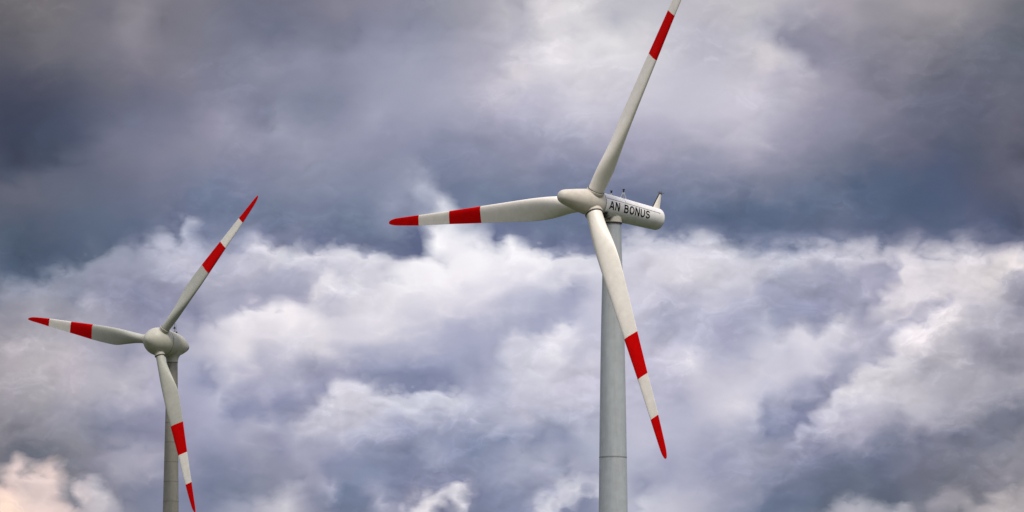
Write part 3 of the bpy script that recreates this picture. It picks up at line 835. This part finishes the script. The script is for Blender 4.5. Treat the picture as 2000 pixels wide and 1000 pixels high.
328 878 151 150 171, 373 890 139 138 159, 437 896 124 124 143, 495 895 108 108 129, 533 894 94 97 118, 610 899 103 103 119, 635 880 86 86 103, 
578 881 87 92 111, 360 858 131 134 155, 411 870 117 121 142, 475 870 100 104 126, 546 869 83 91 117, 616 855 96 96 114, 328 846 130 133 155, 
379 845 112 120 144, 430 845 92 104 130, 482 844 86 98 124, 539 837 80 91 119, 596 836 89 91 112, 631 842 102 102 120, 328 820 103 114 140, 
373 823 97 109 135, 437 832 86 99 126, 488 828 79 92 118, 545 824 80 91 119, 628 830 95 96 115, 328 801 90 103 131, 417 810 104 113 138, 
385 801 96 107 133, 462 806 90 102 129, 526 809 80 92 119, 577 811 86 92 118, 628 798 79 85 108, 334 782 113 122 148, 462 787 91 101 128, 
545 786 93 102 127, 608 789 85 93 119, -627 741 79 92 115, -449 743 175 176 194, -410 737 183 182 199, -626 690 148 148 163, -601 710 147 150 168, 
-588 691 162 162 176, -550 704 135 138 157, -499 704 139 140 163, -525 711 144 146 167, -467 698 134 136 161, -435 711 150 150 174, 
-619 671 148 146 159, -569 675 156 154 168, -524 685 166 165 181, -486 679 151 150 172, -461 673 146 146 171, -384 712 167 166 186, 
-346 738 188 186 203, -352 712 168 167 188, -327 725 181 180 198, -397 686 141 142 167, -365 687 177 176 194, -625 633 182 174 182, 
-587 646 185 180 188, -562 628 190 182 190, -612 608 177 170 178, -555 609 184 176 186, -511 628 170 167 182, -486 629 151 150 170, 
-504 609 181 177 190, -466 616 185 181 196, -384 661 196 193 208, -327 674 222 217 226, -396 636 188 186 203, -358 642 222 217 226, 
-333 636 217 212 222, -383 604 144 146 174, -403 610 169 170 193, -358 610 198 196 211, -326 611 180 178 198, -536 593 180 175 186, 
-599 593 168 163 171, -463 597 175 172 189, -314 744 174 174 193, -282 744 182 182 200, -314 719 167 167 188, -295 722 168 168 189, 
-301 732 172 172 192, -199 739 205 204 216, -180 720 209 206 217, -231 707 195 193 208, -244 697 205 202 214, -224 691 196 193 208, 
-192 713 223 220 228, -180 707 208 205 216, -64 745 242 238 244, -26 745 237 234 241, -116 726 236 232 239, -128 707 221 218 227, -64 720 229 224 233, 
-13 733 226 222 232, -295 674 231 226 233, -243 675 229 224 231, -179 675 228 223 232, -192 694 215 211 221, -115 688 216 213 224, -77 682 210 207 221, 
-26 707 220 216 228, -6 688 186 187 206, -307 649 212 207 218, -256 656 222 217 226, -243 649 220 215 224, -179 662 219 214 225, -154 662 212 209 220, 
-109 669 201 199 214, -77 675 193 192 210, -51 663 172 173 197, -38 650 170 172 196, -313 630 192 190 205, -256 630 192 190 206, -205 637 198 196 212, 
-154 643 191 190 208, -115 637 177 178 201, -77 650 173 174 198, -64 631 164 167 192, -48 624 152 155 181, -26 631 172 174 197, -307 611 174 173 194, 
-256 614 163 163 187, -179 624 168 170 193, -154 611 157 160 185, -115 612 141 146 175, -128 599 135 141 169, -90 605 143 148 176, -51 612 163 166 190, 
-38 599 163 164 189, -13 605 178 180 201, -313 595 171 170 193, -269 598 178 177 200, 13 739 234 230 239, 51 742 220 218 228, 83 739 210 208 221, 
19 713 205 204 218, 45 713 198 198 214, 77 720 170 172 194, 71 707 167 169 193, 96 726 199 198 214, 13 682 180 181 203, 38 682 173 175 198, 
58 694 173 175 198, 96 688 196 195 213, 64 656 223 220 231, 90 656 196 196 214, 6 643 194 194 211, 45 637 229 226 235, 77 631 197 196 213, 
19 624 205 204 218, 96 624 208 205 220, 13 599 203 202 217, 64 605 200 197 213, 160 745 205 202 215, 193 739 213 209 219, 160 713 205 202 216, 
205 719 215 211 221, 257 732 206 204 215, 244 713 205 203 215, 295 738 204 202 214, 288 713 189 188 204, 314 712 164 165 187, 180 694 184 183 202, 
224 694 182 181 201, 256 694 189 188 206, 160 681 195 194 211, 192 675 174 175 197, 231 681 186 185 205, 282 681 167 168 191, 314 687 161 163 185, 
179 656 184 183 204, 218 656 186 186 206, 256 656 169 169 193, 295 668 170 171 193, 314 668 187 188 206, 186 630 200 197 214, 218 633 220 216 227, 
205 643 200 197 214, 256 630 186 185 205, 294 636 182 182 202, 313 630 197 196 212, 179 605 192 190 209, 230 611 205 202 216, 269 605 200 197 212, 
307 617 205 202 216, 372 744 174 174 193, 410 737 168 168 188, 461 743 167 166 186, 506 746 219 212 220, 327 725 170 172 192, 384 718 158 159 182, 
436 721 162 161 184, 461 721 176 174 194, 493 730 221 214 222, 518 730 209 204 212, 550 736 219 212 218, 595 741 204 198 206, 333 700 156 158 181, 
384 693 152 153 178, 423 699 166 166 188, 442 708 183 181 201, 486 698 224 218 225, 525 704 220 213 220, 556 717 220 212 218, 327 674 158 161 184, 
441 673 164 163 186, 486 686 211 205 216, 512 692 212 206 216, 473 667 189 186 202, 575 691 196 191 202, 607 697 177 173 184, 632 690 138 137 154, 
333 649 208 206 219, 384 648 211 208 220, 435 648 195 192 208, 511 654 230 222 228, 537 660 208 202 210, 568 659 184 181 193, 607 659 175 172 185, 
632 665 168 164 179, 345 630 198 196 212, 403 629 189 187 205, 447 629 184 182 199, 530 634 194 189 199, 562 647 176 173 185, 581 628 150 147 163, 
612 627 139 138 153, 549 628 190 186 195, 339 604 205 202 216, 383 610 199 196 212, 472 600 203 199 208, 504 609 178 175 187, 542 609 175 172 183, 
587 608 173 170 181, 625 608 149 146 160, 631 595 165 162 172, -624 576 160 155 164, -586 577 171 167 175, -529 584 182 178 189, -485 587 192 188 200, 
-453 578 180 177 195, -624 551 145 142 152, -586 552 150 147 158, -548 558 151 149 164, -497 559 147 147 169, -453 559 150 149 173, 
-624 526 130 127 137, -586 526 130 129 140, -548 527 142 141 153, -510 533 125 128 149, -472 534 131 132 156, -446 527 138 138 162, 
-535 514 138 136 149, -509 502 149 146 163, -478 508 161 159 177, -446 508 162 160 179, -497 483 159 158 173, -452 486 166 164 182, 
-632 463 238 210 201, -604 466 206 189 188, -572 469 216 197 194, -541 460 205 194 198, -490 467 147 146 163, -452 470 138 138 160, 
-629 441 250 222 203, -597 447 226 204 199, -528 448 187 179 186, -512 441 188 182 191, -458 448 124 128 151, -439 439 129 133 157, 
-370 579 184 184 205, -332 579 148 150 177, -345 560 138 141 170, -370 547 167 168 192, -383 521 152 153 179, -332 541 169 169 191, 
-338 515 157 158 181, -370 496 132 136 162, -332 496 140 142 166, -382 471 116 123 149, -344 471 120 127 150, -382 442 128 133 158, 
-344 442 150 153 174, -325 452 159 160 178, -307 585 168 168 192, -288 570 142 144 173, -262 579 168 168 192, -313 566 146 148 175, 
-281 560 143 146 173, -205 579 206 203 216, -204 560 195 193 208, -179 561 204 202 215, -32 580 181 182 203, -13 567 181 182 202, -306 547 178 178 198, 
-268 541 187 186 204, -230 541 190 188 205, -192 541 188 188 205, -141 548 176 178 199, -89 554 165 168 191, -51 554 176 178 200, -13 548 174 176 198, 
-64 538 151 156 182, -313 528 158 158 180, -294 516 142 143 169, -255 522 164 164 185, -192 529 172 174 195, -153 526 158 160 184, 
-128 529 147 151 178, -89 529 144 150 177, -13 526 134 142 169, -51 523 129 138 166, -313 503 152 153 174, -268 506 163 163 184, -217 503 147 150 177, 
-192 510 144 149 176, -179 497 132 140 168, -128 503 127 134 162, -102 507 157 161 185, -77 510 144 150 177, -38 504 141 148 175, -6 510 155 159 184, 
-312 484 136 139 160, -262 490 156 156 178, -274 481 140 141 164, -230 484 132 136 163, -191 484 133 141 168, -140 484 124 131 159, 
-89 484 134 138 164, -51 484 141 146 171, -13 485 156 160 184, -306 471 140 142 162, -274 468 176 176 193, -230 468 168 169 191, -204 459 114 124 151, 
-179 462 148 152 177, -153 465 128 134 161, -19 462 138 144 171, -306 449 178 177 191, -280 443 203 200 209, -268 459 158 158 178, 
-249 443 139 141 164, -223 443 114 123 149, -178 443 119 126 152, -163 446 172 173 194, -45 443 129 134 160, -13 443 130 138 165, 13 583 195 194 211, 
64 586 200 198 214, 96 573 191 190 208, 13 554 184 184 203, 51 554 176 178 198, 96 551 169 171 192, 26 526 136 142 169, 64 529 143 148 174, 
83 535 180 182 201, 13 510 168 172 194, 51 510 162 165 188, 96 510 173 176 196, 19 491 164 167 189, 38 497 176 178 198, 64 491 152 155 178, 
96 484 155 157 180, 13 465 144 149 175, 96 440 136 141 166, 160 580 187 185 204, 211 579 178 177 199, 256 579 203 200 214, 281 570 214 210 221, 
313 579 186 186 205, 224 560 185 184 203, 268 554 203 200 214, 300 554 186 186 205, 313 560 152 155 179, 166 535 191 190 208, 223 529 179 178 199, 
268 528 173 174 195, 313 535 133 138 165, 160 516 184 184 203, 204 510 175 176 197, 255 509 153 155 180, 287 503 165 166 188, 313 506 158 160 181, 
153 497 177 178 198, 191 491 164 165 189, 242 484 151 153 177, 287 490 157 158 181, 312 484 142 145 168, 159 465 152 155 179, 191 472 171 172 193, 
236 465 170 170 190, 287 465 152 154 176, 312 458 126 133 157, 159 446 200 200 213, 191 443 195 194 208, 236 446 174 174 192, 274 446 146 149 172, 
312 439 106 117 142, 332 582 184 184 204, 377 579 158 159 183, 358 566 147 149 175, 326 560 159 161 185, 326 534 136 141 167, 373 525 140 141 167, 
434 578 203 199 211, 408 559 194 192 207, 434 559 189 186 202, 472 565 193 190 202, 498 578 195 191 200, 529 581 181 178 189, 574 577 165 162 174, 
624 573 139 138 153, 383 528 158 158 181, 415 534 172 170 189, 459 546 174 172 189, 510 552 176 174 187, 554 558 159 157 171, 599 558 130 131 147, 
630 557 117 119 136, 446 534 165 163 182, 484 537 141 141 160, 510 543 160 157 174, 554 539 138 138 155, 592 539 121 123 140, 630 538 124 125 141, 
395 515 152 152 175, 434 518 155 154 175, 472 524 121 124 145, 510 524 116 118 138, 554 530 110 113 132, 592 526 119 121 138, 624 520 138 137 150, 
332 503 152 153 176, 363 503 135 138 163, 395 502 117 122 146, 446 505 110 116 140, 497 508 124 125 145, 541 508 124 125 141, 585 507 131 130 144, 
623 501 135 134 145, 338 481 129 134 158, 382 483 113 119 143, 433 483 108 115 137, 471 483 110 114 135, 509 483 111 112 129, 554 489 122 122 137, 
591 482 132 130 142, 613 479 147 143 154, 338 458 106 115 141, 369 458 105 114 138, 331 439 103 113 139, 363 439 105 114 137, 502 442 111 113 127, 
553 438 120 119 129, 629 444 163 157 162"""
pts = []
for e in CHART.replace('\n', ' ').split(','):
    e = e.split()
    if len(e) == 5:
        pts.append((int(e[0]) / 100, int(e[1]) / 100, int(e[2]) / 255, int(e[3]) / 255, int(e[4]) / 255))
pts = np.array(pts)
def fit(P, V, lam=0.003):
    n_ = len(P)
    d = np.sqrt(((P[:, None] - P[None]) ** 2).sum(-1))
    A = np.zeros((n_ + 1, n_ + 1))
    A[:n_, :n_] = -d - lam * np.eye(n_)
    A[n_, :n_] = A[:n_, n_] = 1
    w = np.linalg.solve(A, np.vstack([V, np.zeros((1, 3))]))
    return lambda Q: -np.sqrt(((Q[:, None] - P[None]) ** 2).sum(-1)) @ w[:n_] + w[n_]
f_ = fit(pts[:, :2], pts[:, 2:])
AZ0, AZ1, NC = -6.70, 6.70, 125
EL0, EL1, NR = 4.15, 10.90, 63
ga, ge = np.linspace(AZ0, AZ1, NC), np.linspace(EL0, EL1, NR)
GA, GE = np.meshgrid(ga, ge)
grid = np.clip(f_(np.stack([GA.ravel(), GE.ravel()], -1)), 0.02, 1).reshape(NR, NC, 3)
soft = grid.copy()                                        # crisper cloud edges: lift the chart against its own blur
for _ in range(4):
    pad = np.pad(soft, ((1, 1), (1, 1), (0, 0)), mode='edge')
    soft = (pad[:-2, 1:-1] + pad[2:, 1:-1] + pad[1:-1, :-2] + pad[1:-1, 2:] + 2 * pad[1:-1, 1:-1]) / 6
grid = np.clip(grid + 0.60 * (grid - soft), 0.02, 1)
lin = np.where(grid <= 0.04045, grid / 12.92, ((grid + 0.055) / 1.055) ** 2.4)

def ridged(vec, scale, detail, rough):
    n = N.new('ShaderNodeTexNoise')
    n.noise_type = 'RIDGED_MULTIFRACTAL'
    n.normalize = True
    for nm, x in (('Scale', scale), ('Detail', detail), ('Roughness', rough), ('Lacunarity', 2.1), ('Offset', 0.9), ('Gain', 1.6), ('Distortion', 0.0)):
        n.inputs[nm].default_value = x
    L.new(vec, n.inputs['Vector'])
    return n.outputs['Fac']
# turbulence that pulls the chart into wisps (same everywhere on the sky dome)
Ds = vmath('MULTIPLY', D, (1.0, 1.0, 1.5))
W1 = noise(Ds, 42.0, 4, 0.5)['Color']
W2 = noise(Ds, 150.0, 5, 0.48)['Color']
warp = vmath('ADD', vmath('SCALE', vmath('SUBTRACT', W1, (0.5, 0.5, 0.5)), scale=0.22),
             vmath('SCALE', vmath('SUBTRACT', W2, (0.5, 0.5, 0.5)), scale=0.26))
ws = N.new('ShaderNodeSeparateXYZ')
L.new(warp, ws.inputs[0])
low = mapr(el, 7.6, 8.3, 1.0, 0.8, 'SMOOTHSTEP')          # the upper deck is smoother than the heaps below
lobe = mathn('SUBTRACT', ridged(vmath('ADD', Ds, vmath('SCALE', W2, scale=0.004)), 120.0, 4, 0.5), 0.4)   # rounded lobes along the cloud rims
u = mathn('MULTIPLY_ADD', mathn('MULTIPLY_ADD', lobe, -0.055, ws.outputs['X']), low, az)
v = mathn('MULTIPLY_ADD', mathn('MULTIPLY_ADD', lobe, 0.10, ws.outputs['Y']), low, el)
cu_ = mathn('MULTIPLY_ADD', u, 4.0 / (AZ1 - AZ0), -4.0 * AZ0 / (AZ1 - AZ0))
cuts = [mathn('SUBTRACT', cu_, float(k)) for k in range(4)]
row = mathn('MULTIPLY_ADD', v, (NR - 1.0) / (EL1 - EL0), -(NR - 1.0) * EL0 / (EL1 - EL0))
def ramp(fac, cols):
    n = N.new('ShaderNodeValToRGB')
    cr = n.color_ramp
    cr.interpolation = 'LINEAR'
    k_ = len(cols)
    cr.elements[0].position, cr.elements[1].position = 0.0, 1.0
    for k in range(1, k_ - 1):
        cr.elements.new(k / (k_ - 1))
    for k in range(k_):
        cr.elements[k].color = (*[float(x) for x in cols[k]], 1)
    L.new(fac, n.inputs['Fac'])
    return n.outputs['Color']
def band_group(k0, k1):
    """rows k0..k1 of the chart as one node group: position along each quarter and row number in, colour out"""
    gt = bpy.data.node_groups.new('cloud_band', 'ShaderNodeTree')
    for nm in ('first', 'second', 'third', 'fourth', 'row'):
        gt.interface.new_socket(nm, in_out='INPUT', socket_type='NodeSocketFloat')
    for q in range(4):
        gt.interface.new_socket(('first', 'second', 'third', 'fourth')[q], in_out='OUTPUT', socket_type='NodeSocketColor')
    gi, go = gt.nodes.new('NodeGroupInput'), gt.nodes.new('NodeGroupOutput')
    c_ = [None] * 4
    for k in range(k0, k1 + 1):
        fk = None
        if k > k0:
            fk = gt.nodes.new('ShaderNodeMath')
            fk.operation = 'SUBTRACT'
            fk.inputs[1].default_value = k - 1.0
            gt.links.new(gi.outputs['row'], fk.inputs[0])
        for q in range(4):
            n = gt.nodes.new('ShaderNodeValToRGB')
            cr = n.color_ramp
            cr.elements[0].position, cr.elements[1].position = 0.0, 1.0
            for j in range(1, 31):
                cr.elements.new(j / 31)
            for j in range(32):
                cr.elements[j].color = (*[float(x) for x in lin[k, 31 * q + j]], 1)
            gt.links.new(gi.outputs[q], n.inputs['Fac'])
            if fk is None:
                c_[q] = n.outputs['Color']
            else:
                m_ = gt.nodes.new('ShaderNodeMix')
                m_.data_type = 'RGBA'
                m_.clamp_factor = True
                gt.links.new(fk.outputs[0], m_.inputs['Factor'])
                gt.links.new(c_[q], m_.inputs['A'])
                gt.links.new(n.outputs['Color'], m_.inputs['B'])
                c_[q] = m_.outputs['Result']
    for q in range(4):
        gt.links.new(c_[q], go.inputs[q])
    return gt
cols = [None] * 4
STEP = 7
for k0 in range(0, NR, STEP):
    k1 = min(k0 + STEP - 1, NR - 1)
    gt = band_group(k0, k1)
    gn = N.new('ShaderNodeGroup')
    gn.node_tree = gt
    for q in range(4):
        L.new(cuts[q], gn.inputs[q])
    L.new(row, gn.inputs[4])
    fk = mathn('SUBTRACT', row, k0 - 1.0) if k0 else None
    for q in range(4):
        cols[q] = mixc(fk, cols[q], gn.outputs[q]) if k0 else gn.outputs[q]
deck = cols[0]
for q in range(1, 4):
    deck = mixc(mathn('GREATER_THAN', cu_, float(q)), deck, cols[q])

# billows: puffs with darker creases, lit from above, in patches
Dw = vmath('ADD', Ds, vmath('SCALE', vmath('SUBTRACT', W2, (0.5, 0.5, 0.5)), scale=0.006))
def heap(vec):
    return mathn('MULTIPLY_ADD', ridged(vec, 46.0, 6, 0.52), -0.30, noise(vec, 62.0, 6, 0.50, 2.1)['Fac'])
B1 = heap(Dw)
B2 = heap(vmath('ADD', Dw, (0.0006, 0.0, -0.0018)))
rel = mathn('SUBTRACT', B2, B1)                           # > 0 where the heap faces up and left
F1 = noise(Dw, 240.0, 6, 0.62)['Fac']
HB = mathn('MULTIPLY_ADD', mathn('SUBTRACT', F1, 0.5), 0.03, B1)
rims = None
for t0 in (0.25, 0.36, 0.47):
    r_ = mathn('MULTIPLY', mapr(HB, t0, t0 + 0.022, 0.0, 1.0, 'SMOOTHSTEP'), mapr(HB, t0 + 0.015, t0 + 0.11, 1.0, 0.0))
    rims = r_ if rims is None else mathn('ADD', rims, r_)
rims = mathn('MULTIPLY', rims, mapr(rel, -0.01, 0.035, -0.15, 1.0))
patch = mapr(noise(Ds, 24.0, 3)['Fac'], 0.40, 0.60, 0.15, 1.0, 'SMOOTHSTEP')
amp = mathn('MULTIPLY', mapr(el, 7.4, 8.3, 1.0, 0.72, 'SMOOTHSTEP'), patch)
lum = mathn('ADD', mathn('MULTIPLY', rel, 0.75), mathn('MULTIPLY', mathn('SUBTRACT', F1, 0.5), 0.10))
lum = mathn('ADD', lum, mathn('MULTIPLY', mathn('SUBTRACT', rims, 0.2), 0.105))
gain = mathn('MULTIPLY_ADD', lum, amp, mapr(el, 7.6, 8.6, 1.02, 0.96, 'SMOOTHSTEP'))
deck = vmath('SCALE', deck, scale=gain)

# the rest of the dome: broken overcast, brighter overhead
G1 = noise(vmath('MULTIPLY', D, (1, 1, 2.2)), 6.0, 10, 0.58, 2.0, 0.4)['Fac']
gen = N.new('ShaderNodeValToRGB')
cr = gen.color_ramp
cr.elements[0].position = 0.30
cr.elements[0].color = (0.13, 0.16, 0.24, 1)
cr.elements[1].position = 0.70
cr.elements[1].color = (0.80, 0.78, 0.80, 1)
e_ = cr.elements.new(0.48)
e_.color = (0.36, 0.37, 0.45, 1)
L.new(G1, gen.inputs['Fac'])
# clouds round the hidden sun glow
near = mathn('POWER', mathn('MAXIMUM', vmath('DOT_PRODUCT', D, tuple(sd)), 0.0), 10.0)
front = mapr(sp.outputs['Y'], 0.35, 0.97, 0.0, 0.55, 'SMOOTHSTEP')     # the brighter cloud field ahead goes on to the horizon
zen = mathn('MULTIPLY_ADD', near, 2.6, mathn('ADD', front, mapr(sp.outputs['Z'], 0.0, 1.0, 0.30, 2.7)))
shelf = mathn('MULTIPLY', front, mathn('MULTIPLY', mapr(el, 7.3, 9.0, 0.0, 0.95, 'SMOOTHSTEP'), mapr(el, 14.0, 32.0, 1.0, 0.0, 'SMOOTHSTEP')))
zen = mathn('MULTIPLY', zen, mathn('SUBTRACT', 1.0, shelf))     # the dark upper deck runs on to both sides
genc = vmath('SCALE', gen.outputs['Color'], scale=zen)
wa = mapr(mathn('MULTIPLY_ADD', mathn('SUBTRACT', G1, 0.5), 6.0, mathn('ABSOLUTE', az)), 7.2, 10.0, 1.0, 0.0, 'SMOOTHSTEP')
we = mathn('MULTIPLY', mapr(el, 10.8, 12.4, 1.0, 0.0, 'SMOOTHSTEP'), mapr(el, 3.5, 4.3, 0.0, 1.0, 'SMOOTHSTEP'))
clouds = mixc(mathn('MULTIPLY', wa, we), genc, deck)

sky = N.new('ShaderNodeTexSky')
sky.sky_type = 'NISHITA'
sky.sun_disc = False
sky.sun_elevation = SUN_EL
sky.sun_rotation = SUN_AZ
bg1 = N.new('ShaderNodeBackground')
bg1.inputs['Strength'].default_value = 0.08
L.new(sky.outputs['Color'], bg1.inputs['Color'])
bg2 = N.new('ShaderNodeBackground')
bg2.inputs['Strength'].default_value = 1.0
L.new(clouds, bg2.inputs['Color'])
ms = N.new('ShaderNodeMixShader')
ms.inputs['Fac'].default_value = 0.97     # thick cloud cover over the clear sky
L.new(bg1.outputs[0], ms.inputs[1])
L.new(bg2.outputs[0], ms.inputs[2])
out = N.new('ShaderNodeOutputWorld')
L.new(ms.outputs[0], out.inputs['Surface'])
scene.world = world
world.cycles.sampling_method = 'MANUAL'
world.cycles.sample_map_resolution = 512

# ================================================================== camera and output
cam = bpy.data.cameras.new('camera')
cam.sensor_width = 36
cam.lens = 162
cam.clip_end = 60000
co = bpy.data.objects.new('camera', cam)
COL.objects.link(co)
co.location = (0, 0, 1.7)
co.rotation_euler = (R(90 + 7.517), 0, 0)
scene.camera = co

scene.render.engine = 'CYCLES'
scene.cycles.use_denoising = True
scene.cycles.max_bounces = 6
scene.render.resolution_x, scene.render.resolution_y = 1024, 512
vs = scene.view_settings
vs.view_transform = 'Standard'
vs.look = 'None'
vs.exposure = 0
vs.gamma = 1
vs.use_curve_mapping = False
